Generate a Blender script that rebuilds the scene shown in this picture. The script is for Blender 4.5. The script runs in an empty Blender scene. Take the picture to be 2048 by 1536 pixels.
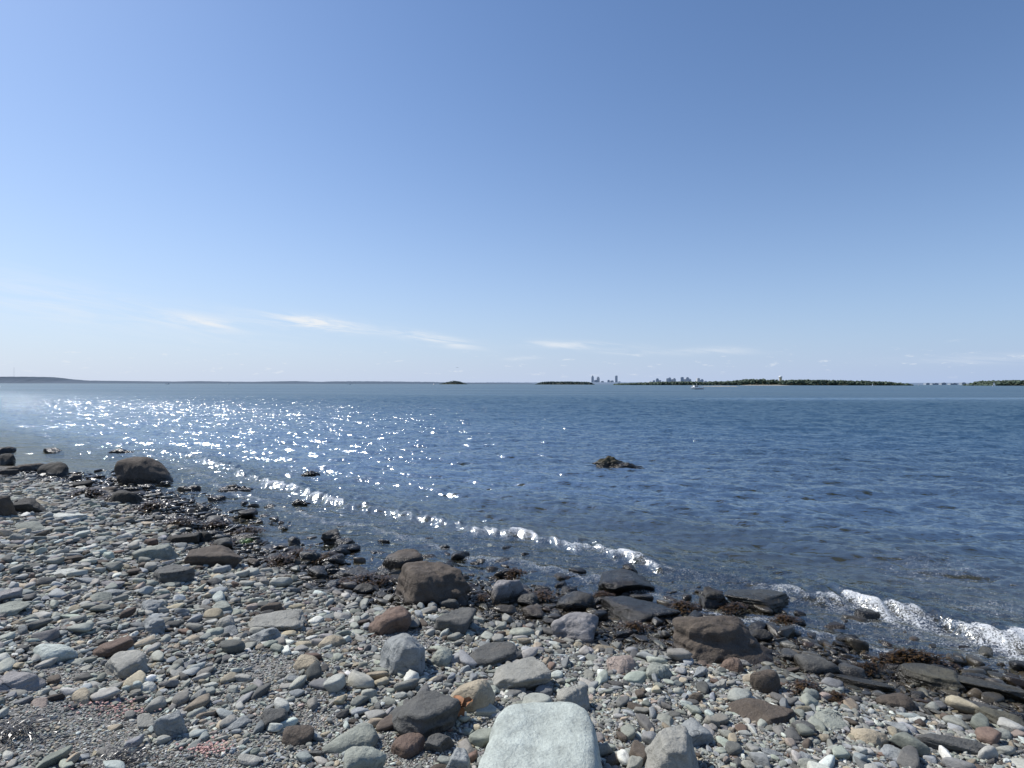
import bpy, bmesh, math, random
import numpy as np
from mathutils import Vector, Euler, Matrix, noise as mn

random.seed(7); rng=np.random.default_rng(11)
scene=bpy.context.scene; COL=scene.collection
scene.view_settings.view_transform='Standard'; scene.view_settings.look='None'; scene.view_settings.exposure=0
F=20/36*2048; CAMH=2.3; ROLL=math.radians(-0.1)
# ---------------- camera
cam=bpy.data.cameras.new("camera"); camo=bpy.data.objects.new("camera",cam); COL.objects.link(camo)
cam.lens=20; cam.sensor_width=36; cam.clip_start=0.05; cam.clip_end=60000
camo.location=(0,0,CAMH); camo.rotation_euler=(math.pi/2,ROLL,0); scene.camera=camo
R=np.array(Euler((math.pi/2,ROLL,0)).to_matrix())
def bearing(u,v):
    return R@np.array([(u-1024)/F,-(v-768)/F,-1.0])
# ---------------- terrain
SX=[-200,-60,-30,-14,-9.6,-6.65,-4.5,-2.76,-1.6,-0.13,1.83,2.9,3.9,8,30,200]
SY=[165,50,27,15.6,13.0,11.0,8.9,7.4,6.65,6.2,5.53,4.9,4.34,1.5,-14,-140]
def sdist(X,Y):
    g=(np.interp(X,SX,SY)+np.interp(np.asarray(X)-0.6,SX,SY)+np.interp(np.asarray(X)+0.6,SX,SY))/3
    return (np.asarray(Y)-g)*0.8
def wob(X,Y):
    return (0.026*np.sin(1.7*X+0.6*Y)*np.sin(1.3*Y-0.7*X+1)+0.018*np.sin(3.9*X+1.2*Y+2)*np.sin(3.1*Y-1.8*X)
            +0.006*np.sin(9.1*X-4*Y)*np.sin(8.3*Y+3*X+.5))
def ground(X,Y):
    X=np.asarray(X,float);Y=np.asarray(Y,float)
    s=sdist(X,Y)
    z=np.where(s<0,3*np.tanh(-0.047*s),-3*np.tanh(0.03*s))
    fade=np.exp(-(X*X+Y*Y)/1600.)
    return z+wob(X,Y)*fade
def hit(u,v,water=False):
    d=bearing(u,v); t=np.arange(0.8,80,0.01)
    P=np.array([0,0,CAMH])[None]+t[:,None]*d[None]
    g=ground(P[:,0],P[:,1])
    if water: g=np.maximum(g,0)
    i=np.argmax(P[:,2]<g)
    return P[i,0],P[i,1],max(g[i],0) if water else g[i]
# ---------------- node helpers
class NT:
    def __init__(s,tree): s.t=tree; s.n=tree.nodes; s.l=tree.links
    def new(s,ty,**k):
        n=s.n.new(ty)
        for a,b in k.items(): setattr(n,a,b)
        return n
    def set(s,sock,val):
        if isinstance(val,bpy.types.NodeSocket): s.l.new(val,sock)
        else: sock.default_value=val
    def m(s,op,a,b=0.0,c=0.0,clamp=False):
        n=s.n.new('ShaderNodeMath'); n.operation=op; n.use_clamp=clamp
        s.set(n.inputs[0],a); s.set(n.inputs[1],b); s.set(n.inputs[2],c); return n.outputs[0]
    def mapr(s,v,a,b,c=0.0,d=1.0,smooth=True):
        n=s.n.new('ShaderNodeMapRange'); n.interpolation_type='SMOOTHSTEP' if smooth else 'LINEAR'
        s.set(n.inputs[0],v); n.inputs[1].default_value=a;n.inputs[2].default_value=b
        s.set(n.inputs[3],c); s.set(n.inputs[4],d); return n.outputs[0]
    def noise(s,vec,scale,detail=4,rough=0.55,dist=0.0):
        n=s.n.new('ShaderNodeTexNoise'); s.set(n.inputs['Vector'],vec)
        n.inputs['Scale'].default_value=scale;n.inputs['Detail'].default_value=detail
        n.inputs['Roughness'].default_value=rough; n.inputs['Distortion'].default_value=dist
        return n.outputs['Fac']
    def vor(s,vec,scale,feature='F1'):
        n=s.n.new('ShaderNodeTexVoronoi'); n.feature=feature; s.set(n.inputs['Vector'],vec)
        n.inputs['Scale'].default_value=scale; return n
    def mix(s,f,a,b,mode='MIX'):
        n=s.n.new('ShaderNodeMix'); n.data_type='RGBA'; n.blend_type=mode
        s.set(n.inputs[0],f); s.set(n.inputs[6],a); s.set(n.inputs[7],b); return n.outputs[2]
    def vmul(s,v,x):
        n=s.n.new('ShaderNodeVectorMath'); n.operation='MULTIPLY'; s.set(n.inputs[0],v); s.set(n.inputs[1],x); return n.outputs[0]
    def bump(s,h,strength,dist,normal=None):
        n=s.n.new('ShaderNodeBump'); n.inputs['Strength'].default_value=strength; n.inputs['Distance'].default_value=dist
        s.set(n.inputs['Height'],h)
        if normal is not None: s.l.new(normal,n.inputs['Normal'])
        return n.outputs[0]
    def sepxyz(s,v):
        n=s.n.new('ShaderNodeSeparateXYZ'); s.set(n.inputs[0],v); return n.outputs
    def comb(s,x,y,z):
        n=s.n.new('ShaderNodeCombineXYZ'); s.set(n.inputs[0],x);s.set(n.inputs[1],y);s.set(n.inputs[2],z); return n.outputs[0]
    def gauss(s,v,c,w):
        q=s.m('DIVIDE',s.m('SUBTRACT',v,c),w); return s.m('POWER',2.718,s.m('MULTIPLY',s.m('MULTIPLY',q,q),-1.0))
def newmat(name):
    m=bpy.data.materials.new(name); m.use_nodes=True; nt=NT(m.node_tree)
    b=m.node_tree.nodes['Principled BSDF']; return m,nt,b
def C(r,g,b): return (r,g,b,1.0)
def simple(name,col,rough=0.8,var=0.25,scale=1.0,bump=0.0,metal=0):
    m,nt,b=newmat(name)
    tc=nt.new('ShaderNodeTexCoord').outputs['Object']
    n=nt.noise(tc,scale,5)
    nt.l.new(nt.mix(n,C(*[c*(1-var) for c in col]),C(*[c*(1+var) for c in col])),b.inputs['Base Color'])
    b.inputs['Roughness'].default_value=rough; b.inputs['Metallic'].default_value=metal
    if bump: nt.l.new(nt.bump(n,1.0,bump),b.inputs['Normal'])
    return m
def stone_mat(name,src):
    m,nt,b=newmat(name)
    geo=nt.new('ShaderNodeNewGeometry'); pos=geo.outputs['Position']
    if src=='attr':
        base=nt.new('ShaderNodeAttribute',attribute_name='tint').outputs['Color']
    else:
        oi=nt.new('ShaderNodeObjectInfo'); base=oi.outputs['Color']
    vec=pos
    z=nt.sepxyz(pos)[2]
    n1=nt.noise(vec,9,6,0.65); n2=nt.noise(vec,70,5,0.7); n3=nt.noise(vec,260,2,0.6)
    st=nt.vmul(vec,(14,5,45)); n4=nt.noise(st,1.2,5,0.6,0.8)
    v=nt.m('ADD',nt.m('MULTIPLY',n1,0.9),nt.m('MULTIPLY',n2,0.65))
    v=nt.m('ADD',v,nt.m('MULTIPLY',n4,0.35)); f=nt.mapr(v,0.62,1.28,0.56,1.54,False)
    col=nt.mix(1.0,base,nt.comb(f,f,nt.m('MULTIPLY',f,0.98)),'MULTIPLY')
    sp=nt.mapr(n3,0.60,0.72,0,0.28); col=nt.mix(sp,col,C(0.5,0.5,0.46))
    dk=nt.mapr(n3,0.40,0.30,0,0.4); col=nt.mix(dk,col,C(0.03,0.03,0.03))
    br=nt.mapr(nt.noise(vec,4.5,4,0.6),0.56,0.72,0,0.28)
    h=nt.m('ADD',nt.m('ADD',nt.m('MULTIPLY',n1,1.3),nt.m('MULTIPLY',n2,0.35)),nt.m('ADD',nt.m('MULTIPLY',n3,0.07),nt.m('MULTIPLY',n4,0.35)))
    if src!='attr':
        al=oi.outputs['Alpha']; br=nt.m('MULTIPLY',br,al)
    col=nt.mix(br,col,C(0.15,0.12,0.085))
    zz=nt.m('ADD',z,nt.m('MULTIPLY',nt.m('SUBTRACT',nt.noise(pos,1.3,3),0.5),0.22))
    wet=nt.mapr(zz,0.20,0.09,0,1)
    if src!='attr':
        wv=nt.new('ShaderNodeVectorMath',operation='ADD'); nt.l.new(nt.vmul(vec,(1,1.3,2.6)),wv.inputs[0])
        nz_=nt.new('ShaderNodeTexNoise'); nz_.inputs['Scale'].default_value=5; nz_.inputs['Detail'].default_value=5; nt.l.new(vec,nz_.inputs['Vector']); nt.l.new(nt.vmul(nz_.outputs['Color'],(.5,.5,.5)),wv.inputs[1])
        ed=nt.vor(wv.outputs[0],3.2,'DISTANCE_TO_EDGE').outputs['Distance']
        ck=nt.m('MULTIPLY',nt.m('MULTIPLY',nt.mapr(ed,0.0,0.02,1,0),nt.mapr(nt.noise(vec,4,2),0.5,0.62)),al)
        col=nt.mix(nt.m('MULTIPLY',ck,0.4),col,C(0.02,0.018,0.015)); h=nt.m('SUBTRACT',h,nt.m('MULTIPLY',ck,0.4))
    dark=nt.mix(1.0,col,C(0.26,0.23,0.19),'MULTIPLY')
    col=nt.mix(wet,col,dark)
    nt.l.new(col,b.inputs['Base Color'])
    nt.l.new(nt.mapr(wet,0,1,0.85,0.22,False),b.inputs['Roughness'])
    nt.l.new(nt.bump(h,0.9,0.024 if src!='attr' else 0.011),b.inputs['Normal'])
    return m
ROCK=stone_mat("boulder_stone",'obj'); PEB=stone_mat("pebble_stone",'attr')
# ground material
def ground_mat():
    m,nt,b=newmat("gravel_shore")
    pos=nt.new('ShaderNodeNewGeometry').outputs['Position']; z=nt.sepxyz(pos)[2]
    v1=nt.vor(pos,100); v2=nt.vor(pos,240)
    c1=nt.sepxyz(v1.outputs['Color'])[0]; c2=nt.sepxyz(v2.outputs['Color'])[1]
    a=nt.mix(c1,C(0.12,0.12,0.11),C(0.44,0.43,0.40)); bb=nt.mix(c2,C(0.11,0.105,0.095),C(0.42,0.39,0.35))
    col=nt.mix(nt.mapr(nt.noise(pos,14,4),0.4,0.6),a,bb)
    big=nt.mapr(nt.noise(pos,1.5,4),0.3,0.7,0.78,1.1); col=nt.mix(1.0,col,nt.comb(big,big,big),'MULTIPLY')
    zz=nt.m('ADD',z,nt.m('MULTIPLY',nt.m('SUBTRACT',nt.noise(pos,1.3,3),0.5),0.22))
    wet=nt.mapr(zz,0.20,0.09,0,1)
    col=nt.mix(wet,col,nt.mix(1.0,col,C(0.28,0.225,0.145),'MULTIPLY'))
    nt.l.new(col,b.inputs['Base Color']); nt.l.new(nt.mapr(wet,0,1,0.9,0.4,False),b.inputs['Roughness'])
    h=nt.m('SUBTRACT',1.0,nt.m('ADD',v1.outputs['Distance'],nt.m('MULTIPLY',v2.outputs['Distance'],0.5)))
    nt.l.new(nt.bump(h,0.9,0.014),b.inputs['Normal']); return m
# ---------------- mesh helper
def meshobj(name,V,Fc,mat,smooth=True,**props):
    me=bpy.data.meshes.new(name); V=np.asarray(V,np.float32); Fc=np.asarray(Fc,np.int32)
    nf,k=Fc.shape
    me.vertices.add(len(V)); me.vertices.foreach_set('co',V.ravel())
    me.loops.add(nf*k); me.loops.foreach_set('vertex_index',Fc.ravel())
    me.polygons.add(nf); me.polygons.foreach_set('loop_start',np.arange(0,nf*k,k,dtype=np.int32))
    me.polygons.foreach_set('loop_total',np.full(nf,k,np.int32))
    me.polygons.foreach_set('use_smooth',np.full(nf,smooth) if np.isscalar(smooth) else smooth)
    me.update(calc_edges=True); me.validate()
    if mat: me.materials.append(mat)
    o=bpy.data.objects.new(name,me); COL.objects.link(o)
    for a,b in props.items(): o[a]=b
    return o
def gridfaces(nr,nc):
    i=np.arange(nr-1)[:,None]*nc+np.arange(nc-1)[None]; i=i.ravel()
    return np.stack([i,i+1,i+nc+1,i+nc],1)
# ground sheet
def axis(lo,hi,step,far,g=1.25):
    a=list(np.arange(lo,hi,step)); s=step; x=a[-1]
    while x<far: s*=g; x+=s; a.append(x)
    s=step; x=lo; pre=[]
    while x>-far: s*=g; x-=s; pre.append(x)
    return np.array(pre[::-1]+a)
ax=axis(-19,9,0.06,30000); ay=axis(0.5,20,0.06,30000)
GX,GY=np.meshgrid(ax,ay); GZ=ground(GX,GY)
meshobj("ground",np.stack([GX.ravel(),GY.ravel(),GZ.ravel()],1),gridfaces(len(ay),len(ax)),ground_mat(),kind="structure",label="grey gravel and sand beach sloping into the sea",category="ground")
# ---------------- water
WX=[-60,-30,-10,-4.9,-1,1.4,3.1,4.5,8,30]; WY=[52,34,18.0,12.2,9.25,7.6,6.2,5.05,2.3,-13]
def wline(X):
    return (np.interp(X,WX,WY)+np.interp(X-0.8,WX,WY)+np.interp(X+0.8,WX,WY))/3+0.10*np.sin(2.3*X)+0.07*np.sin(5.1*X+1)+0.05*np.sin(13*X)+0.035*np.sin(27*X)
def wstr(X): # strength of the breaker along the shore
    w=np.clip(0.50+0.18*np.sin(1.1*X+0.5)+0.20*np.sin(3.7*X+2)+0.18*np.sin(9*X)+0.15*np.sin(21*X+1)+0.12*np.sin(43*X)+0.34*np.clip((X-3.2)/0.8,0,1),0.05,1.1)
    return w*(1-0.80*np.exp(-((X-2.35)/0.75)**2))*(1-0.45*np.exp(-((X+2.2)/0.8)**2))
N=512
def tile(L,kp,rms,th0,spread,seed,ex=-4.0):
    r=np.random.default_rng(seed); k=np.fft.fftfreq(N,L/N)*2*np.pi; KX,KY=np.meshgrid(k,k); K=np.hypot(KX,KY); K[0,0]=1
    P=K**ex*np.exp(-(kp/K)**2)*(0.06+np.abs(np.cos(np.arctan2(KY,KX)-th0))**spread); P[0,0]=0
    H=(r.normal(size=(N,N))+1j*r.normal(size=(N,N)))*np.sqrt(P)
    h=np.fft.ifft2(H).real; sc=rms/h.std(); dx=np.fft.ifft2(1j*KX/K*H).real; dy=np.fft.ifft2(1j*KY/K*H).real
    return L,h*sc,dx*sc,dy*sc
def samp(T,X,Y,i):
    L=T[0]; A=T[i]; x=(X/L%1)*N; y=(Y/L%1)*N; x0=x.astype(int)%N; y0=y.astype(int)%N; fx=x-np.floor(x); fy=y-np.floor(y)
    x1=(x0+1)%N;y1=(y0+1)%N
    return A[y0,x0]*(1-fx)*(1-fy)+A[y0,x1]*fx*(1-fy)+A[y1,x0]*(1-fx)*fy+A[y1,x1]*fx*fy
T1=tile(17.0,5.5,0.020,math.radians(72),5,3); T2=tile(53.0,1.8,0.032,math.radians(82),6,5); T3=tile(7.3,15.0,0.0082,math.radians(70),4,9)
az=np.concatenate([np.radians(np.linspace(-82,-50,40,endpoint=False)),np.radians(np.linspace(-50,50,1500,endpoint=False)),np.radians(np.linspace(50,120,80))])
rr=[3.0]
while rr[-1]<150: rr.append(rr[-1]*(1.0030 if rr[-1]<28 else 1.0045))
while rr[-1]<30000: rr.append(rr[-1]*1.06)
rr=np.array(rr); AZ,RR=np.meshgrid(az,rr); X=RR*np.sin(AZ); Y=RR*np.cos(AZ)
dep=-ground(X,Y); fade=np.clip((150-RR)/70,0,1)
a1=np.clip(dep/0.35,0.38,1)*fade; a2=np.clip(dep/0.6,0.15,1)*fade; a3=np.clip(dep/0.2,0.5,1)*np.clip((50-RR)/30,0,1)
Z=samp(T1,X,Y,1)*a1+samp(T2,X,Y,1)*a2+samp(T3,X,Y,1)*a3
dX=-(samp(T1,X,Y,2)*a1+samp(T2,X,Y,2)*a2)*0.95; dY=-(samp(T1,X,Y,3)*a1+samp(T2,X,Y,3)*a2)*0.95
d=(Y-wline(X))*0.8
nz=wstr(X)
near=np.clip((26-RR)/8,0,1)
rt=np.clip((X-2.8)/1.2,0,1)
hgt=(0.085+0.045*rt)*np.clip(nz+0.5,0.6,1.2)*near
Z+=hgt*np.where(d<0,np.exp(-(d/0.15)**2),np.exp(-(d/0.55)**2))
d2=d-2.4; Z+=0.05*near*np.exp(-(d2/0.45)**2)
d3=d+1.0; Z+=0.022*near*np.exp(-(d3/0.12)**2)
s=sdist(X,Y)
foam=0.80*near*nz*np.where(d<0,np.exp(-(d/(0.14+0.12*rt))**2),np.exp(-(d/0.03)**2))
foam+=0.25*near*np.where((d<0)&(s>-0.1),1,0)*np.clip(1+d/3,0.3,1)
foam+=0.30*near*np.exp(-(d3/0.10)**2)*(s>0)
foam+=0.20*rt*near*np.exp(-((d+0.40)/0.32)**2)
foam+=0.34*np.exp(-((X-5.2)/1.1)**2-((Y-7.0)/1.0)**2)+0.3*np.exp(-((X-4.9)/0.7)**2-((Y-5.8)/0.35)**2)
def water_mat():
    m,nt,b=newmat("sea_water"); nt.n.remove(b); out=nt.n['Material Output']
    pos=nt.new('ShaderNodeNewGeometry').outputs['Position']
    dp=nt.new('ShaderNodeAttribute',attribute_name='depth').outputs['Fac']
    fm=nt.new('ShaderNodeAttribute',attribute_name='foam').outputs['Fac']
    rot=nt.new('ShaderNodeMapping'); rot.inputs['Rotation'].default_value=(0,0,math.radians(10)); nt.set(rot.inputs['Vector'],pos); pr=rot.outputs[0]
    a=nt.noise(nt.vmul(pr,(0.5,1.4,1)),3.0,4,0.6,0.3)
    c=nt.noise(nt.vmul(pr,(0.5,1.5,1)),0.7,4,0.6,0.2)
    e=nt.noise(nt.vmul(pr,(0.7,1.2,1)),17,3,0.6)
    g=nt.noise(nt.vmul(pr,(0.3,1,1)),0.03,4,0.6)
    h=nt.m('ADD',nt.m('ADD',nt.m('MULTIPLY',a,0.080),nt.m('MULTIPLY',c,0.22)),nt.m('MULTIPLY',e,0.018))
    calm=nt.mapr(dp,0.1,1.8,0.45,1.0); h=nt.m('MULTIPLY',h,calm)
    bmp=nt.bump(h,1.0,1.0)
    fr=nt.new('ShaderNodeFresnel'); fr.inputs['IOR'].default_value=1.34; nt.l.new(bmp,fr.inputs['Normal'])
    xyz=nt.sepxyz(pos)
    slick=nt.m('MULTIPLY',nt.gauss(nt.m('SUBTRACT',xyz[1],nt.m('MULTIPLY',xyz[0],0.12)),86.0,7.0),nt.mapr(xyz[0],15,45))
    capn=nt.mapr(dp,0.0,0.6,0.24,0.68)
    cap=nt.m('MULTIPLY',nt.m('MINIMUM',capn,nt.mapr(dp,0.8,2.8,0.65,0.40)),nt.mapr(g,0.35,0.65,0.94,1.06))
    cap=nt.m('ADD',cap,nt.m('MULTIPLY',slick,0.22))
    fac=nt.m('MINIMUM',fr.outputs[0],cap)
    gl=nt.new('ShaderNodeBsdfGlossy'); nt.l.new(nt.mapr(dp,0.3,2.2,0.10,0.18),gl.inputs['Roughness']); gl.inputs['Color'].default_value=C(0.96,1,0.99); nt.l.new(bmp,gl.inputs['Normal'])
    k=nt.m('SUBTRACT',1.0,nt.m('POWER',2.718,nt.m('MULTIPLY',dp,-1.7)),clamp=True)
    deep=nt.mapr(dp,0.4,1.9,0,1)
    bc=nt.mix(deep,C(0.050,0.052,0.028),C(0.009,0.040,0.066))
    df=nt.new('ShaderNodeBsdfDiffuse'); nt.l.new(bc,df.inputs['Color'])
    tr=nt.new('ShaderNodeBsdfTransparent'); nt.l.new(nt.mix(k,C(0.93,0.94,0.88),C(0.7,0.70,0.46)),tr.inputs['Color'])
    body=nt.new('ShaderNodeMixShader'); nt.l.new(k,body.inputs[0]); nt.l.new(tr.outputs[0],body.inputs[1]); nt.l.new(df.outputs[0],body.inputs[2])
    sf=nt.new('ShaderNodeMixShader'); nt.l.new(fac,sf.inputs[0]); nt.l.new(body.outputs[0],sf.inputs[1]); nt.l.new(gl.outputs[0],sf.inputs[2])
    fn=nt.m('ADD',nt.m('MULTIPLY',nt.noise(pos,60,6,0.9),1.30),nt.m('MULTIPLY',nt.noise(pos,10,4,0.65),0.28))
    ff=nt.m('MULTIPLY',nt.mapr(nt.m('ADD',fn,nt.m('MULTIPLY',fm,0.31)),0.965,1.06,0,1),nt.mapr(fm,0.02,0.2,0,0.85))
    wd=nt.new('ShaderNodeBsdfDiffuse'); wd.inputs['Color'].default_value=C(0.68,0.70,0.71)
    fi=nt.new('ShaderNodeMixShader'); nt.l.new(ff,fi.inputs[0]); nt.l.new(sf.outputs[0],fi.inputs[1]); nt.l.new(wd.outputs[0],fi.inputs[2])
    nt.l.new(fi.outputs[0],out.inputs[0]); return m
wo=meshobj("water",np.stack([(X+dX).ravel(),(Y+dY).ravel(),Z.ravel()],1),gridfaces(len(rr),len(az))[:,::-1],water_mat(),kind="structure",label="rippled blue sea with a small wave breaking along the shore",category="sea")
for nm,arr in (('depth',dep),('foam',foam)):
    at=wo.data.attributes.new(nm,'FLOAT','POINT'); at.data.foreach_set('value',arr.ravel().astype(np.float32))
# ---------------- stones
ICO={}
def ico(n):
    if n not in ICO:
        bm=bmesh.new(); bmesh.ops.create_icosphere(bm,subdivisions=n,radius=1)
        v=np.array([x.co[:] for x in bm.verts]); f=np.array([[q.index for q in p.verts] for p in bm.faces]); bm.free(); ICO[n]=(v,f)
    return ICO[n]
def shape(r,D,npl=13,p=9,flat=1.0):
    n=r.normal(size=(npl,3)); n/=np.linalg.norm(n,axis=1)[:,None]; dd=r.uniform(0.60,1.0,npl)
    n=np.vstack([n,[[0,0,1],[0,0,-1]]]); dd=np.append(dd,[r.uniform(.55,.8),.8])
    q=np.maximum(0,D@n.T)/dd; rad=((q**p).sum(1)+0.12**p)**(-1/p); rad=np.minimum(rad,1.35)
    V=D*rad[:,None]; lo=V.min(0);hi=V.max(0); return (V-(lo+hi)/2)/(hi-lo)
def hero_mesh(seed,sub,style):
    D,f=ico(sub); r=np.random.default_rng(seed)
    if style=='flat':
        rad=(np.abs(D[:,0])**4.2+np.abs(D[:,1])**4.2+np.abs(D[:,2])**8)**(-1/5.0); V=D*rad[:,None]
        V[:,0]*=1-0.09*V[:,1]; V[:,0]+=0.05*np.sin(2.2*V[:,1]+0.5); V[:,1]+=0.06*np.sin(2.6*V[:,0]+0.8); V[:,2]+=0.05*V[:,0]; lo=V.min(0);hi=V.max(0); V=(V-(lo+hi)/2)/(hi-lo)
    else:
        p={'round':6,'block':14,'slab':14,'jag':12,'dome':9}[style]
        V=shape(r,D,{'round':16,'block':11,'slab':9,'jag':9,'dome':12}[style],p)
        if style=='dome': V[:,0]*=1.0-0.28*V[:,2]; V[:,1]*=1.0-0.28*V[:,2]
    off=Vector(r.uniform(-50,50,3)); out=np.empty(len(V)); off2=off*1.7
    kf={'flat':0.5,'block':1.3,'dome':1.6}.get(style,1.0)
    for i,(x,y,z) in enumerate(V):
        q=Vector((x,y,z*0.6))
        a=mn.fractal(q*2.2+off,1.0,2.0,4)*0.05
        if style!='round': a+=(mn.noise(Vector((x*1.5,y*1.5,z*9))+off2))*0.028
        a+=-abs(mn.noise(q*5+off2))*0.035+mn.fractal(q*11+off,0.9,2.0,3)*0.008
        if style=='jag': a+=mn.fractal(q*5+off,0.8,2.1,5)*0.10
        out[i]=a*kf
    V=V+D*out[:,None]
    if style=='jag':
        k=np.clip(1.3-1.9*np.hypot(V[:,0]+0.10,V[:,1]*0.8),0.15,1.1)+0.45*np.array([mn.noise(Vector((a*8,b*8,3))+off) for a,b in V[:,:2]])
        V[:,2]=np.where(V[:,2]>0,V[:,2]*k,V[:,2]); V[:,2]=np.where(V[:,2]>0,V[:,2]*0.5/V[:,2].max(),V[:,2])
    return V,f
PAL={'greygreen':(0.265,0.278,0.238),'bluegrey':(0.238,0.250,0.248),'grey':(0.285,0.278,0.247),'purple':(0.24,0.228,0.225),
 'tan':(0.34,0.29,0.21),'brown':(0.086,0.067,0.051),'pale':(0.47,0.475,0.43),'pink':(0.34,0.275,0.235),'dark':(0.093,0.092,0.086),
 'red':(0.14,0.095,0.072),'vdark':(0.034,0.031,0.026),'mint':(0.40,0.435,0.40),'weed':(0.045,0.038,0.018),'olive':(0.085,0.080,0.058)}
WORD={'greygreen':'greenish grey','bluegrey':'bluish grey','grey':'grey','purple':'purplish grey','tan':'tan','brown':'dark brown','pale':'pale grey',
 'pink':'pinkish','dark':'dark grey','red':'reddish brown','vdark':'nearly black wet','mint':'pale mint-green','weed':'weed-covered black'}
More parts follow.
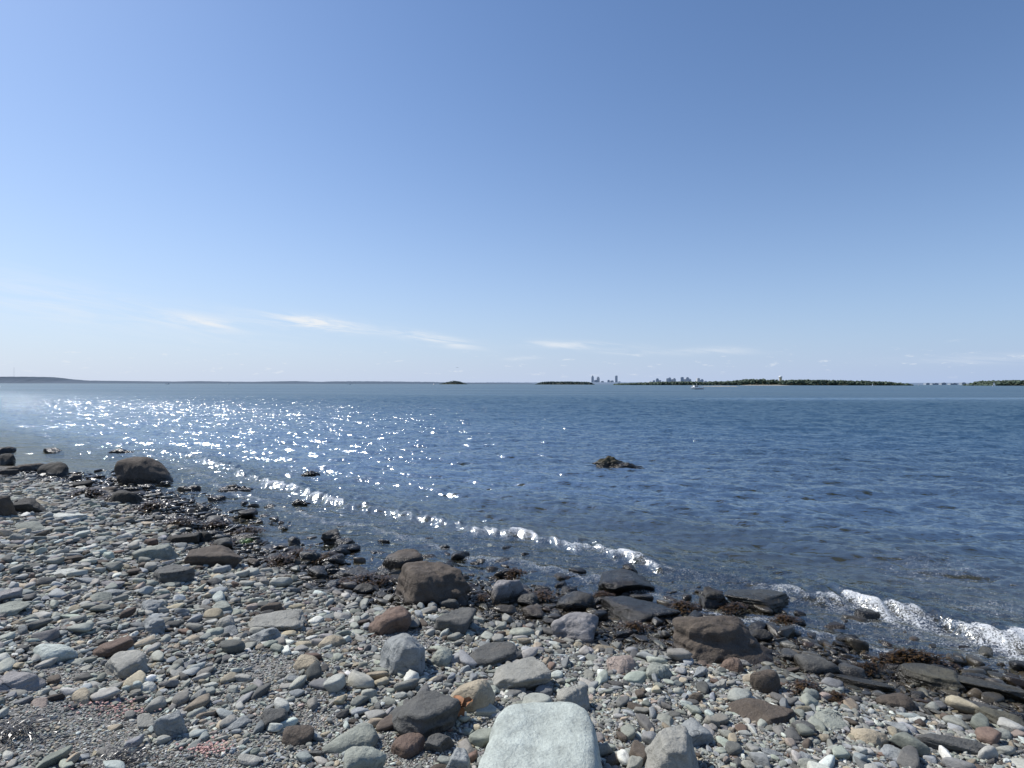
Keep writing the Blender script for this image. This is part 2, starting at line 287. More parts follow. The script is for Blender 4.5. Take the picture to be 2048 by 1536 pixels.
H=[ # u0,u1,v0,v1,colour,style,label
(248,352,913,972,'brown','round',"rounded dark brown boulder standing at the water's edge"),
(78,152,922,957,'vdark','round',"dark wet boulder among rocks at the tideline"),
(0,34,908,932,'vdark','round',"dark wet boulder in the shallows"),
(20,78,926,948,'brown','round',"dark brown boulder beside wet rocks"),
(-14,24,894,908,'vdark','round',"dark boulder at the edge of the sea"),
(-20,35,936,955,'vdark','block',"low dark rock at the tideline"),
(85,127,895,906,'vdark','jag',"small dark rock awash in the sea"),
(222,262,896,907,'vdark','jag',"small black rock awash in the sea"),
(605,640,941,952,'vdark','jag',"flat black rock just breaking the sea surface"),
(443,502,969,986,'vdark','jag',"long black rock awash near the shore"),
(585,618,998,1009,'vdark','jag',"small dark rock beside the breaking wave"),
(1190,1256,911,937,'weed','jag',"jagged seaweed-covered rock rising out of the sea"),
(1230,1286,925,938,'weed','jag',"low seaweed-covered ledge beside a jagged sea rock"),
(765,852,1100,1146,'brown','round',"dark wet boulder behind a larger brown boulder"),
(780,950,1122,1220,'brown','dome',"large brown angular boulder with sloping sides"),
(980,1052,1158,1216,'purple','dome',"purplish brown rounded rock at the tideline"),
(735,822,1217,1273,'red','dome',"reddish brown blocky rock on pebbles"),
(858,950,1220,1270,'dark','block',"dark grey blocky rock on pebbles"),
(1108,1198,1180,1230,'vdark','round',"shiny wet rock glinting in the sun"),
(1100,1200,1226,1290,'purple','dome',"purple-grey angular rock resting on pebbles"),
(1195,1312,1146,1190,'vdark','slab',"flat wet black rock in the shallows"),
(1245,1277,1129,1150,'vdark','round',"small wet black rock in the shallows"),
(1200,1362,1198,1252,'vdark','slab',"flat wet black slab at the waterline"),
(1350,1560,1240,1338,'brown','dome',"large flat-topped brown boulder at the waterline"),
(1393,1454,1178,1222,'vdark','block',"dark wet upright rock in the shallows"),
(1452,1585,1182,1222,'olive','slab',"long flat wet rock in the shallows"),
(1500,1562,1336,1392,'brown','round',"rounded brown rock beside wet pebbles"),
(1440,1487,1316,1350,'red','round',"small reddish brown rock below a boulder"),
(1595,1667,1308,1352,'dark','round',"dark grey rounded rock on wet gravel"),
(748,852,1266,1358,'bluegrey','block',"blue-grey upright slab leaning on pebbles"),
(953,1204,1386,1610,'mint','flat',"large pale mint-green flat-topped slab"),
(778,916,1394,1484,'dark','block',"dark speckled angular rock"),
(980,1106,1326,1392,'grey','slab',"grey-brown rock with streaked bedding"),
(898,987,1358,1434,'tan','round',"tan rounded rock beside a dry leaf"),
(930,1050,1290,1336,'dark','slab',"grey-brown flat rock on pebbles"),
(1112,1184,1372,1436,'grey','slab',"pale grey tilted slab"),
(652,757,1448,1510,'greygreen','round',"grey-green smooth oval rock"),
(563,627,1454,1497,'brown','round',"brown smooth stone on gravel"),
(510,572,1424,1462,'dark','block',"dark angular stone on gravel"),
(782,854,1470,1520,'red','round',"dark reddish rounded rock"),
(850,907,1470,1512,'dark','block',"dark angular stone beside a pale slab"),
(683,767,1492,1570,'greygreen','round',"grey smooth rock sunk in gravel"),
(880,944,1500,1570,'bluegrey','block',"blue-grey stone beside a pale slab"),
(378,489,1090,1140,'brown','slab',"flat brown rock on pebbles"),
(265,347,1090,1126,'greygreen','slab',"grey flat rock on pebbles"),
(308,390,1134,1172,'dark','slab',"dark grey flat rock on pebbles"),
(68,152,1288,1332,'mint','round',"pale mint-green smooth stone"),
(178,260,1280,1322,'red','slab',"orange-brown flat rock"),
(203,298,1308,1360,'grey','slab',"grey flat pointed rock"),
(313,372,1423,1482,'bluegrey','block',"pale blue-grey blocky stone"),
(276,317,1363,1387,'pale','round',"pale round stone on gravel"),
(-20,78,1346,1398,'purple','slab',"pale purple-grey flat slab"),
(143,192,1384,1414,'tan','round',"tan rounded stone"),
(500,618,1226,1266,'grey','slab',"long grey-brown stone"),
(226,287,979,1012,'vdark','round',"dark rock at the tideline"),
(18,94,1000,1032,'vdark','block',"dark flat rock on the upper beach"),
(-20,22,992,1037,'brown','block',"dark brown boulder on pebbles"),
(103,167,1025,1046,'pale','slab',"pale flat stone on pebbles"),
(-30,50,1210,1240,'greygreen','slab',"grey-green flat stone"),
(-20,40,1180,1212,'purple','slab',"purple-grey flat stone"),
(1805,1935,1326,1390,'olive','slab',"dark wet tilted slab"),
(1893,2055,1360,1400,'olive','slab',"greenish brown wet flat slab"),
(1905,2005,1396,1436,'dark','slab',"dark wet elongated rock"),
(1665,1780,1352,1384,'olive','slab',"low wet olive-brown rock"),
(1757,1832,1384,1422,'brown','round',"brown wet rock"),
(1338,1422,1443,1497,'bluegrey','slab',"blue-grey flat rock"),
(1463,1588,1398,1452,'brown','slab',"flat brown slab on pebbles"),
(1268,1400,1458,1570,'grey','slab',"grey slab with pale streaks"),
(1835,1985,1466,1516,'dark','slab',"long dark slab on pebbles"),
(1965,2075,1418,1470,'olive','slab',"dark elongated slab"),
(648,690,1062,1090,'vdark','block',"black wet rock in the shallows"),
(665,707,1078,1100,'vdark','block',"black wet rock in the shallows"),
(575,602,1073,1090,'vdark','round',"small black wet rock"),
(598,646,1100,1132,'vdark','round',"black wet rock at the tideline"),
(688,752,1138,1172,'vdark','block',"black wet rock beside seaweed"),
(610,660,1135,1160,'vdark','slab',"black wet rock beside seaweed"),
(340,400,1065,1092,'vdark','block',"dark rock on the tideline"),
(500,560,1255,1290,'bluegrey','block',"blue-grey stone on pebbles"),
(430,475,1232,1262,'grey','round',"grey rounded stone"),
(590,645,1310,1342,'tan','round',"tan stone on gravel"),
(635,690,1270,1300,'tan','round',"tan stone on pebbles"),
(860,905,1300,1338,'greygreen','round',"greenish stone on pebbles"),
(1215,1275,1315,1350,'pink','round',"pinkish stone on pebbles"),
(1290,1345,1330,1365,'greygreen','round',"greenish grey stone"),
(1620,1690,1425,1460,'greygreen','slab',"greenish flat stone"),
(1700,1775,1455,1495,'tan','round',"tan stone"),
(200,250,1162,1182,'purple','slab',"purple-grey flat stone"),
(275,320,1205,1232,'bluegrey','block',"blue-grey square stone"),
(280,330,1240,1272,'bluegrey','block',"bluish square stone"),
(100,160,1140,1160,'pale','slab',"pale flat stone"),
(410,470,1208,1232,'greygreen','slab',"grey-green stone"),
]
occ=[]  # (x,y,rx,ry)
for i,(u0,u1,v0,v1,ck,style,lab) in enumerate(H):
    if len(lab.split())<5 and 'on ' not in lab: lab+=" lying on the pebble beach"
    uc=(u0+u1)/2; x,y,g=hit(uc,v1-0.06*(v1-v0),True)
    W=(u1-u0)/F*y; h=(v1-v0)/F*y; t=(CAMH-g)/y
    D=0.85*W; hz=h-0.6*D*t
    mnr=0.16 if style=='slab' else 0.28
    if hz<mnr*W: D=min(W,max(0.4*W,(h-mnr*W)/(0.6*t))); hz=mnr*W*0.9
    if style=='dome': hz=max(hz,0.32*W); W*=1.05
    if style=='jag': hz=h*0.80; W*=1.1; D=0.7*W
    yaw=random.uniform(-0.2,0.2)
    cy=y+D*0.42
    if style=='slab' and u0>1660: yaw=-0.4; D*=0.7; hz*=0.85
    if style=='flat': D=0.72; hz=0.205; cy=2.88; W=0.61; y=1.0; x=0.052; yaw=-0.06
    cx=x*(cy/y)
    gr=float(ground(cx,cy)); surf=max(gr,0); hz=hz+max(0,(g-surf))*(0.5 if style!='flat' else 0)
    V,f=hero_mesh(100+i,6 if (u1-u0)>110 else 5,style)
    down=0.55*hz+max(0,-gr)*1.1+0.02     # part sunk in gravel or below water
    zc=0.12*hz if style!='jag' else 0.0; up=hz-zc
    Z0=V[:,2]; V=np.stack([V[:,0]*W*1.02,V[:,1]*D*1.05,np.where(Z0>0,Z0*2*up,Z0*2*down)],1)
    o=meshobj("boulder" if W>0.32 else "rock",V,f,ROCK,label=lab,category="boulder" if W>0.32 else "rock",group="rocks on the shore")
    o.location=(cx,cy,surf+zc); o.rotation_euler=(random.uniform(-.05,.05),random.uniform(-.06,.06),yaw)
    j=random.uniform(.92,1.08); o.color=[c*j for c in PAL[ck]]+[0.0 if style=='flat' else 0.8]
    occ.append((cx,cy,W/2,D/2))
# occupancy raster for smaller stones
X0,Y0,X1,Y1,RES=-19,1.0,9,20,0.006
OC=np.zeros((int((Y1-Y0)/RES),int((X1-X0)/RES)),bool)
def stamp(x,y,rx,ry):
    a=int((x-rx-X0)/RES);b=int((x+rx-X0)/RES)+1;c=int((y-ry-Y0)/RES);e=int((y+ry-Y0)/RES)+1
    a=max(a,0);c=max(c,0); b=min(b,OC.shape[1]);e=min(e,OC.shape[0])
    if a>=b or c>=e: return
    xs=(np.arange(a,b)*RES+X0-x)/rx; ys=(np.arange(c,e)*RES+Y0-y)/ry
    OC[c:e,a:b]|=(xs[None]**2+ys[:,None]**2)<1
for (x,y,a,b) in occ: stamp(x,y,a*0.86,b*0.86)
keys=['greygreen','bluegrey','grey','purple','tan','brown','pale','pink','dark','red','mint']
wts=np.array([.21,.18,.25,.03,.08,.05,.08,.012,.13,.012,.025]); wts/=wts.sum()
# cobbles as individuals
LIB=[]
for k in range(27):
    D,f=ico(4); r=np.random.default_rng(900+k); V=shape(r,D,[7,8,14][k%3],[18,22,8][k%3])
    nn=np.array([mn.fractal(Vector(v)*3+Vector((k*7,0,0)),1,2,3)*0.05 for v in V]); V=V+D*nn[:,None]
    o=meshobj("tmp",V,f,ROCK); LIB.append(o.data); bpy.data.objects.remove(o)
NC=300-len(H); made=0; tries=0; band=0
while made<NC and tries<60000:
    tries+=1
    a=math.radians(random.uniform(-43,43)); rad=math.exp(random.uniform(math.log(2.6),math.log(17)))
    x=rad*math.sin(a); y=rad*math.cos(a)
    s_=float(sdist(x,y)); inb=-0.7<s_<1.6
    if s_>1.6 or (inb and band>=135) or (not inb and made-band>=NC-135): continue
    dd=random.uniform(0.016,0.034)*rad*(1.1 if inb else 1); dd=min(max(dd,0.08),0.30)
    ix=int((x-X0)/RES); iy=int((y-Y0)/RES)
    if not(0<=iy<OC.shape[0] and 0<=ix<OC.shape[1]) or OC[iy,ix]: continue
    stamp(x,y,dd*0.5,dd*0.4)
    me=LIB[random.randrange(9)*3+random.choice((0,0,1,2))] if not inb else LIB[random.randrange(9)*3+2]; ck=random.choices(keys,wts)[0]
    if s_>-0.7: ck=random.choice(['vdark','brown','dark','vdark','vdark'])
    hz=dd*(random.uniform(0.22,0.45) if not inb else random.uniform(.45,.7))
    o=bpy.data.objects.new("cobble",me); COL.objects.link(o)
    o.scale=(dd*random.uniform(1,1.3),dd*random.uniform(.55,.9),hz); gz=float(ground(x,y)); o.location=(x,y,gz+hz*0.27+(max(0,-gz)*0.35 if inb else 0))
    o.rotation_euler=(random.uniform(-.25,.25),random.uniform(-.25,.25),random.uniform(-.9,.9))
    j=random.uniform(.8,1.15); o.color=[c*j for c in PAL[ck]]+[0.5]
    o["label"]=WORD[ck]+(" cobble among wet stones at the waterline" if s_>-0.6 else " cobble lying on the pebble beach"); o["category"]="stone"; o["group"]="cobbles on the beach"
    made+=1; band+=inb
# pebbles (stuff)
M=900000
a=np.radians(rng.uniform(-47,49,M)); rad=np.exp(rng.uniform(math.log(2.0),math.log(19),M)); px=rad*np.sin(a); py=rad*np.cos(a)
dmin=np.maximum(0.009,0.0030*rad); dd=np.minimum(dmin*(1-rng.uniform(0,1,M))**(-1/3.1),np.maximum(0.17,dmin*2.2)*rng.uniform(.5,1,M))
s_=sdist(px,py); dd=np.where(s_>0,np.minimum(dd*1.5,0.22),dd)
mask=(s_<2.4)&(px>X0+.1)&(px<X1-.1)&(py>Y0+.1)&(py<Y1-.1)
pn=np.sin(2.1*px+0.3)*np.sin(2.4*py+0.9)+0.45*np.sin(5*px+py)+0.4*np.sin(6*py-3*px)
sand=0
for (cx,cy,wx,wy) in [(-1.15,3.2,.45,.35),(-2.3,3.0,.5,.3),(-1.7,4.0,.5,.25),(-.55,3.0,.3,.25),(-2.8,3.7,.4,.2),(-0.9,4.6,.3,.2),(-1.5,2.7,.6,.25)]:
    sand=np.maximum(sand,np.exp(-((px-cx)/wx)**2-((py-cy)/wy)**2))
sand=np.clip(sand*1.7+0.45*pn*np.clip(sand*4,0.15,1)-0.25,0,0.95)
mask&=(rng.uniform(0,1,M)>sand*np.clip((dd-0.004)/0.016,0.3,1))
mask&=~((s_>-0.2)&(dd<0.024))
mask&=~((s_>0.15)&(rng.uniform(0,1,M)<0.92))
px,py,dd,dmin,rad,s_=[q[mask] for q in (px,py,dd,dmin,rad,s_)]
o_=np.argsort(-dd); px,py,dd,dmin,rad,s_=[q[o_] for q in (px,py,dd,dmin,rad,s_)]
keep=[]; IX=((px-X0)/RES).astype(int); IY=((py-Y0)/RES).astype(int)
for i in range(len(px)):
    if OC[IY[i],IX[i]]: continue
    keep.append(i); q=0.43*dd[i]+0.22*dmin[i]; stamp(px[i],py[i],q,q)
keep=np.array(keep); px,py,dd,dmin,rad,s_=[q[keep] for q in (px,py,dd,dmin,rad,s_)]
pal=np.array([PAL[k] for k in keys]); n=len(px)
ci=rng.choice(len(keys),n,p=wts); col=pal[ci]*rng.uniform(.6,1.4,(n,1))*rng.uniform(.97,1.03,(n,3))
w=np.clip((s_+1.0)/0.9,0,1)[:,None]; col=col*(1-w)+w*(col*0.4+np.array([0.10,0.082,0.06])*0.5)
pz=ground(px,py); pz=pz+np.clip(-pz,0,1)*rng.uniform(0,.5,n); HZ=dd*rng.uniform(.25,.6,n)
Vs=[];Fs=[];Ts=[];Sm=[];base=0
px_=dd/rad*569; lodn=np.where(px_>20,4,np.where(px_>8,3,2)); TOT=[]
for lod in (4,3,2):
    D,f=ico(lod); L=np.stack([shape(np.random.default_rng(400+k),D,[6,8,13][k%3],[22,26,9][k%3]) for k in range(60)])
    ids=np.where(lodn==lod)[0]; m_=len(ids); TOT.append(m_); k=rng.integers(0,60,m_)
    P=L[k]*np.stack([dd[ids]*rng.uniform(1,1.45,m_),dd[ids]*rng.uniform(.5,.95,m_),HZ[ids]],1)[:,None,:]
    ya=rng.uniform(0,6.28,m_);ti=rng.normal(0,.27,m_)
    c,sn=np.cos(ti)[:,None],np.sin(ti)[:,None]; yy=P[...,1]*c-P[...,2]*sn; zz=P[...,1]*sn+P[...,2]*c
    c,sn=np.cos(ya)[:,None],np.sin(ya)[:,None]; xx=P[...,0]*c-yy*sn; y2=P[...,0]*sn+yy*c
    P=np.stack([xx+px[ids,None],y2+py[ids,None],zz+(pz[ids]+HZ[ids]*0.22+rng.uniform(-.1,.4,m_)*HZ[ids])[:,None]],-1)
    nv=D.shape[0]; Vs.append(P.reshape(-1,3)); Fs.append((f[None]+(np.arange(m_)*nv)[:,None,None]+base).reshape(-1,3)); base+=m_*nv
    Ts.append(np.repeat(col[ids],nv,0)); Sm.append(np.full(m_*len(f),lod!=2))
print("pebbles",TOT)
po=meshobj("pebbles",np.vstack(Vs),np.vstack(Fs),PEB,smooth=np.concatenate(Sm),kind="stuff",label="mixed grey, green and tan pebbles covering the beach",category="pebbles")
T=np.vstack(Ts); at=po.data.attributes.new('tint','FLOAT_COLOR','POINT'); at.data.foreach_set('color',np.hstack([T,np.ones((len(T),1))]).astype(np.float32).ravel())
# ---------------- spray / foam droplets
D,f=ico(1); nS=15000; sx=rng.uniform(-11,6.5,nS)
kk=rng.uniform(0,1,nS)<np.clip((wstr(sx)-0.3)*0.8+0.12*np.sin(31*sx),0.01,1)*0.45; sx=sx[kk]; nS=len(sx)
dy=rng.normal(-0.08,0.12,nS); sy=wline(sx)+dy; sz=0.01+0.09*np.exp(-(dy/0.14)**2)*rng.uniform(.3,1.5,nS)
rad=rng.uniform(0.0012,0.0034,nS)*np.clip(np.hypot(sx,sy)/7,0.8,1.5)
P=D[None]*rad[:,None,None]*rng.uniform(.6,1.5,(nS,1,3))+np.stack([sx,sy,sz],1)[:,None]
foamm=simple("foam_white",(0.70,0.72,0.73),0.6,0.05,30)
meshobj("sea_foam",P.reshape(-1,3),(f[None]+(np.arange(nS)*12)[:,None,None]).reshape(-1,3),foamm,kind="stuff",label="white foam and spray along the breaking wave",category="foam")
# ---------------- seaweed
def weed_mat(name,c1,c2):
    m,nt,b=newmat(name); v=nt.noise(nt.new('ShaderNodeNewGeometry').outputs['Position'],30,4)
    nt.l.new(nt.mix(nt.mapr(v,.35,.65),C(*c1),C(*c2)),b.inputs['Base Color']); b.inputs['Roughness'].default_value=0.32; return m
WB=weed_mat("rockweed_brown",(0.014,0.010,0.005),(0.095,0.054,0.020)); WG=weed_mat("weed_green",(0.05,0.12,0.01),(0.12,0.25,0.02))
WD=weed_mat("dried_weed",(0.012,0.010,0.008),(0.04,0.03,0.022))
def weed(seed,nb,mat,bl=0.16,wid=0.016,seg=5,zs=0.28):
    r=np.random.default_rng(seed); V=[];Fc=[]
    lob=r.uniform(.3,1.15,14)
    for b_ in range(nb):
        th=r.uniform(0,6.28); rr_=math.sqrt(r.uniform())*0.5*lob[int(th/6.2832*14)%14]; x,y=rr_*math.cos(th),rr_*math.sin(th)
        z=0.02+zs*(1-rr_*1.8)*r.uniform(.2,1); hd=r.uniform(0,6.28); el=r.uniform(-.3,1.0); L=bl*r.uniform(.5,1.3); w=wid*r.uniform(.5,1.4)
        i0=len(V); 
        for sgm in range(seg):
            ww=w*(1-0.18*abs(sgm-seg//2)*4/seg); nx,ny=-math.sin(hd),math.cos(hd); tw=r.uniform(-.5,.5)*w
            V+= [(x+nx*ww,y+ny*ww,z+tw),(x-nx*ww,y-ny*ww,z-tw)]
            x+=math.cos(hd)*math.cos(el)*L/(seg-1); y+=math.sin(hd)*math.cos(el)*L/(seg-1); z=max(0.004,z+math.sin(el)*L/(seg-1)); hd+=r.uniform(-.6,.6); el-=1.8/seg
        for sgm in range(seg-1): j=i0+2*sgm; Fc.append((j,j+1,j+3,j+2))
    return V,Fc
wm=[]
for k in range(5):
    V,Fc=weed(50+k,520,WB,0.18,0.016,5,0.36); o=meshobj("tmp",V,Fc,WB); wm.append(o.data); bpy.data.objects.remove(o)
for (u0,u1,v0,v1) in [(262,345,996,1032),(130,215,970,1004),(460,530,1048,1084),(560,640,1082,1132),(680,765,1134,1186),(1048,1115,1166,1214),(940,985,1172,1216),
  (1750,1900,1304,1344),(1570,1650,1344,1400),(995,1060,1142,1172),(330,395,1026,1062),(1640,1700,1376,1412),(1690,1780,1334,1358),(525,595,1108,1140),
  (200,255,982,1010),(395,455,1040,1066),(868,930,1183,1215),(1180,1230,1190,1215),(738,790,1148,1180),(620,685,1103,1135),(1330,1400,1203,1235),(1540,1600,1233,1262),(1435,1505,1213,1240),(420,475,1073,1105),(1240,1300,1245,1275)]:
    x,y,g=hit((u0+u1)/2,v1-3); W=(u1-u0)/F*y; Dp=min(1.0*W,0.6*(v1-v0)/F*y/((CAMH-g)/y)); 
    o=bpy.data.objects.new("seaweed_clump",random.choice(wm)); COL.objects.link(o)
    cy=y+Dp*.4; cx=x*cy/y; o.location=(cx,cy,max(float(ground(cx,cy)),-0.02)+(0.05 if v1<1300 else 0.03)); o.scale=(W*1.0,max(Dp,0.35*W),W*0.55); o.rotation_euler=(0,0,random.uniform(-.3,.3)+random.choice((0,math.pi)))
    o["label"]="brown rockweed clump lying on wet stones"; o["category"]="seaweed"; o["group"]="seaweed along the tideline"
for q,(u,v,w_) in enumerate([(25,1470,.26),(240,1528,.22)]):
    V,Fc=weed(90+q,130,WD,0.7,0.010,9,0.12); x,y,g=hit(u,v); o=meshobj("dried_seaweed",V,Fc,WD,label="dark stringy dried seaweed tangled on gravel",category="seaweed"); o.location=(x,y,g+.015); o.scale=(w_,w_*.8,w_*.6)
V,Fc=weed(77,60,WG,0.25); x,y,g=hit(490,1095); o=meshobj("seaweed_clump",V,Fc,WG,label="small bright green seaweed scrap on stones",category="seaweed"); o.location=(x,y,g+.07); o.scale=(.28,.2,.2)
# dry leaf
LM=simple("dry_leaf",(0.28,0.12,0.045),0.7,0.3,40)
V=[];Fc=[];r=np.random.default_rng(5)
for k in range(4):
    hd=k*1.5+.3; i0=len(V)
    for s1 in range(6):
        t_=s1/5; w_=0.028*math.sin(math.pi*(0.1+0.88*t_))*(1+.3*math.sin(9*t_)); c_,s2=math.cos(hd),math.sin(hd); zz=0.02+0.035*math.sin(t_*2.6+k)
        V+=[(c_*t_*.09-s2*w_,s2*t_*.09+c_*w_,zz+.018),(c_*t_*.09,s2*t_*.09,zz),(c_*t_*.09+s2*w_,s2*t_*.09-c_*w_,zz+.022)]
    for s1 in range(5):
        j=i0+3*s1; Fc+=[(j,j+1,j+4,j+3),(j+1,j+2,j+5,j+4)]
x,y,g=hit(918,1436); o=meshobj("dry_leaf",V,Fc,LM,label="curled orange-brown dry leaf between rocks",category="leaf"); o.location=(x,y,g+.045); o.rotation_euler=(.5,.1,.4); o.scale=(0.9,0.9,0.9)
# pink fragments
PK=simple("pink_shell",(0.50,0.30,0.26),0.7,0.3,60)
D,f=ico(2)
for (u,v,w_) in [(228,1424,.20),(415,1505,.12)]:
    x,y,g=hit(u,v); m_=140; k=rng.integers(0,10,m_); L=np.stack([shape(np.random.default_rng(700+q),D,8,14) for q in range(10)])
    P=L[k]*rng.uniform(.004,.018,(m_,1,1))*np.array([1,.8,.4]); of=rng.normal(0,w_*.5,(m_,2)); zz=ground(x+of[:,0],y+of[:,1]*.7)+rng.uniform(.010,.028,m_)
    P=P+np.stack([of[:,0],of[:,1]*.7,zz-g],1)[:,None]
    o=meshobj("shell_fragments",P.reshape(-1,3),(f[None]+(np.arange(m_)*len(D))[:,None,None]).reshape(-1,3),PK,kind="stuff",label="pink crushed shell fragments scattered on gravel",category="shell fragments"); o.location=(x,y,g)
# ---------------- far land
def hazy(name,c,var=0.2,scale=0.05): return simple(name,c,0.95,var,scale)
M_far=hazy("hazed_distant_hills",(0.062,0.098,0.145),.15,.004); M_vfar=hazy("hazy_coast",(0.13,0.18,0.25),.1,.003)  # aerial haze painted into the base colours as a blue tint
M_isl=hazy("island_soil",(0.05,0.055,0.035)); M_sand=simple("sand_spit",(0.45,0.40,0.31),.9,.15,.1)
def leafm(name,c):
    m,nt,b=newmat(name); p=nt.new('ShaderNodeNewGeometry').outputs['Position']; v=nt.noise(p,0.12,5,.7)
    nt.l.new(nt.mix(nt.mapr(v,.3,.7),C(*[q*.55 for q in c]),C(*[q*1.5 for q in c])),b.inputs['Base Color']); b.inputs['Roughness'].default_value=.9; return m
L_near=leafm("woodland_leaves",(0.06,0.085,0.055)); L_mid=leafm("hazed_far_leaves",(0.055,0.085,0.08))  # far leaves bluer: distance haze put into their base colour
def ux(u,Dd): 
    d_=bearing(u,768); return d_[0]/d_[1]*Dd
def landstrip(name,prof,Dd,depth,mat,label,cat,jag=0.0,kind="structure"):
    us=[p[0] for p in prof]; hs=[p[1] for p in prof]; nx=max(60,int((us[-1]-us[0])/1.2)); U=np.linspace(us[0],us[-1],nx); Hh=np.interp(U,us,hs)*Dd/F
    r=np.random.default_rng(abs(int(us[0]))+5); Hh=Hh*(1+jag*r.uniform(-1,1,nx)); 
    rows=13; V=[]
    for j in range(rows):
        t_=j/(rows-1); prof_=math.sin(math.pi*t_)**0.7 if 0<j<rows-1 else 0.0
        for i in range(nx): V.append((ux(U[i],Dd),Dd+depth*t_,Hh[i]*prof_-0.5))
    return meshobj(name,V,gridfaces(rows,nx),mat,kind=kind,label=label,category=cat)
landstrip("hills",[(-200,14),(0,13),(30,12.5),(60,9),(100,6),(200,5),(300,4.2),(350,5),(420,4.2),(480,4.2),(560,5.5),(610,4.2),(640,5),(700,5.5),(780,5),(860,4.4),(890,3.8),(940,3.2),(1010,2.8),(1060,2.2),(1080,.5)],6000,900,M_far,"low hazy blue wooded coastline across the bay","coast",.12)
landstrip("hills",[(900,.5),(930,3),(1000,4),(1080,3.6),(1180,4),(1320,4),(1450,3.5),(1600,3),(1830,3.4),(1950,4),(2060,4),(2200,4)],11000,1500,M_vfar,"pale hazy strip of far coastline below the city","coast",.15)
def wood(name,prof,Dd,depth,mat,size,dens,label,seed):
    r=np.random.default_rng(seed); us=[p[0] for p in prof]; hs=[p[1] for p in prof]; D,f=ico(2); m_=int((us[-1]-us[0])*dens)
    U=r.uniform(us[0],us[-1],m_); hh=np.interp(U,us,hs)*Dd/F; yy=Dd+depth*r.uniform(.05,.95,m_); xx=np.array([ux(u,1) for u in U])*Dd
    sc=size*r.uniform(.4,1.2,m_); zt=np.maximum(hh*r.uniform(.35,1.0,m_)-sc*.35,0.5)
    P=D[None]*(1+r.normal(0,.22,(m_,len(D),1)))*sc[:,None,None]*np.array([.62,.62,.5])+np.stack([xx,yy,zt],1)[:,None]
    return meshobj(name,P.reshape(-1,3),(f[None]+(np.arange(m_)*len(D))[:,None,None]).reshape(-1,3),mat,smooth=False,kind="stuff",label=label,category="woodland")
P1=[(878,0.3),(890,4),(905,7.5),(918,6),(932,.6)]
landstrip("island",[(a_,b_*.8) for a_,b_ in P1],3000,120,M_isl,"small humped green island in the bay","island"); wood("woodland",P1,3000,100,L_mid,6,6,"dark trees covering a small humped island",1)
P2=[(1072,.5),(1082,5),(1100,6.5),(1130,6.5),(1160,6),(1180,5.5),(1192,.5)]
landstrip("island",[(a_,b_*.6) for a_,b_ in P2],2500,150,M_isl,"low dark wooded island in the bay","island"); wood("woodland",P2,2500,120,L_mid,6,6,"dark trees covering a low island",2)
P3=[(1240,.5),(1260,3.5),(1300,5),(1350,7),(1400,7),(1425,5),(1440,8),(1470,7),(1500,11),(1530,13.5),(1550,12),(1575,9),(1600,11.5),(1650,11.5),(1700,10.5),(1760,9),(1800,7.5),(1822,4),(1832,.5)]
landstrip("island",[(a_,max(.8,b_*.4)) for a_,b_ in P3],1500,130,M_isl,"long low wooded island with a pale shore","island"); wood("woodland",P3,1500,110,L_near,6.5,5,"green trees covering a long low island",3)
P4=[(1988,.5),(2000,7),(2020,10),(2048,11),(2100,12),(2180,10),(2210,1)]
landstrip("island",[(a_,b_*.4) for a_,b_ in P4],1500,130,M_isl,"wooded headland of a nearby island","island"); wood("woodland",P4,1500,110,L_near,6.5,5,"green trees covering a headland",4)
landstrip("sand_spit",[(1395,.3),(1415,1.5),(1450,1.9),(1475,1.5),(1490,.3)],640,14,M_sand,"pale sand spit just above the water","sand spit",.1)
landstrip("sand_spit",[(1480,.3),(1500,1.3),(1560,1.5),(1585,.4)],1350,20,M_sand,"pale beach edging a wooded island","sand spit",.1)
# ---------------- city
def tower_mat(name,c):
    m,nt,b=newmat(name); p=nt.new('ShaderNodeNewGeometry').outputs['Position']; xyz=nt.sepxyz(p)
    bz=nt.m('FRACT',nt.m('MULTIPLY',xyz[2],1/12.)); bx=nt.m('FRACT',nt.m('MULTIPLY',xyz[0],1/16.))
    w_=nt.m('MULTIPLY',nt.m('GREATER_THAN',bz,.45),nt.m('GREATER_THAN',bx,.4))
    nt.l.new(nt.mix(w_,C(*c),C(*[q*.8 for q in c])),b.inputs['Base Color']); b.inputs['Roughness'].default_value=.6; return m
TM=[tower_mat("hazed_tower_concrete",(0.50,0.53,0.57)),tower_mat("hazed_tower_glass",(0.38,0.43,0.50)),tower_mat("tower_stone",(0.58,0.58,0.58)),tower_mat("hazed_shed_wall",(0.27,0.31,0.36))]  # concrete, glass and shed colours include the bluish haze of distance
def box(bm,x,y,z,sx_,sy_,sz_,taper=1.0):
    vs=[]
    for zz,tp in ((0,1),(1,taper)):
        for a_,b_ in ((-.5,-.5),(.5,-.5),(.5,.5),(-.5,.5)): vs.append(bm.verts.new((x+a_*sx_*tp,y+b_*sy_*tp,z+zz*sz_)))
    for q in ((3,2,1,0),(4,5,6,7),(0,1,5,4),(1,2,6,5),(2,3,7,6),(3,0,4,7)): bm.faces.new([vs[i] for i in q])
def bmobj(name,bm,mats,parent=None,smooth=False,**props):
    me=bpy.data.meshes.new(name); bmesh.ops.recalc_face_normals(bm,faces=bm.faces); bm.to_mesh(me); bm.free(); me.materials.append(mats)
    for p in me.polygons: p.use_smooth=smooth
    o=bpy.data.objects.new(name,me); COL.objects.link(o)
    if parent: o.parent=parent
    for a_,b_ in props.items(): o[a_]=b_
    return o
DC=15000
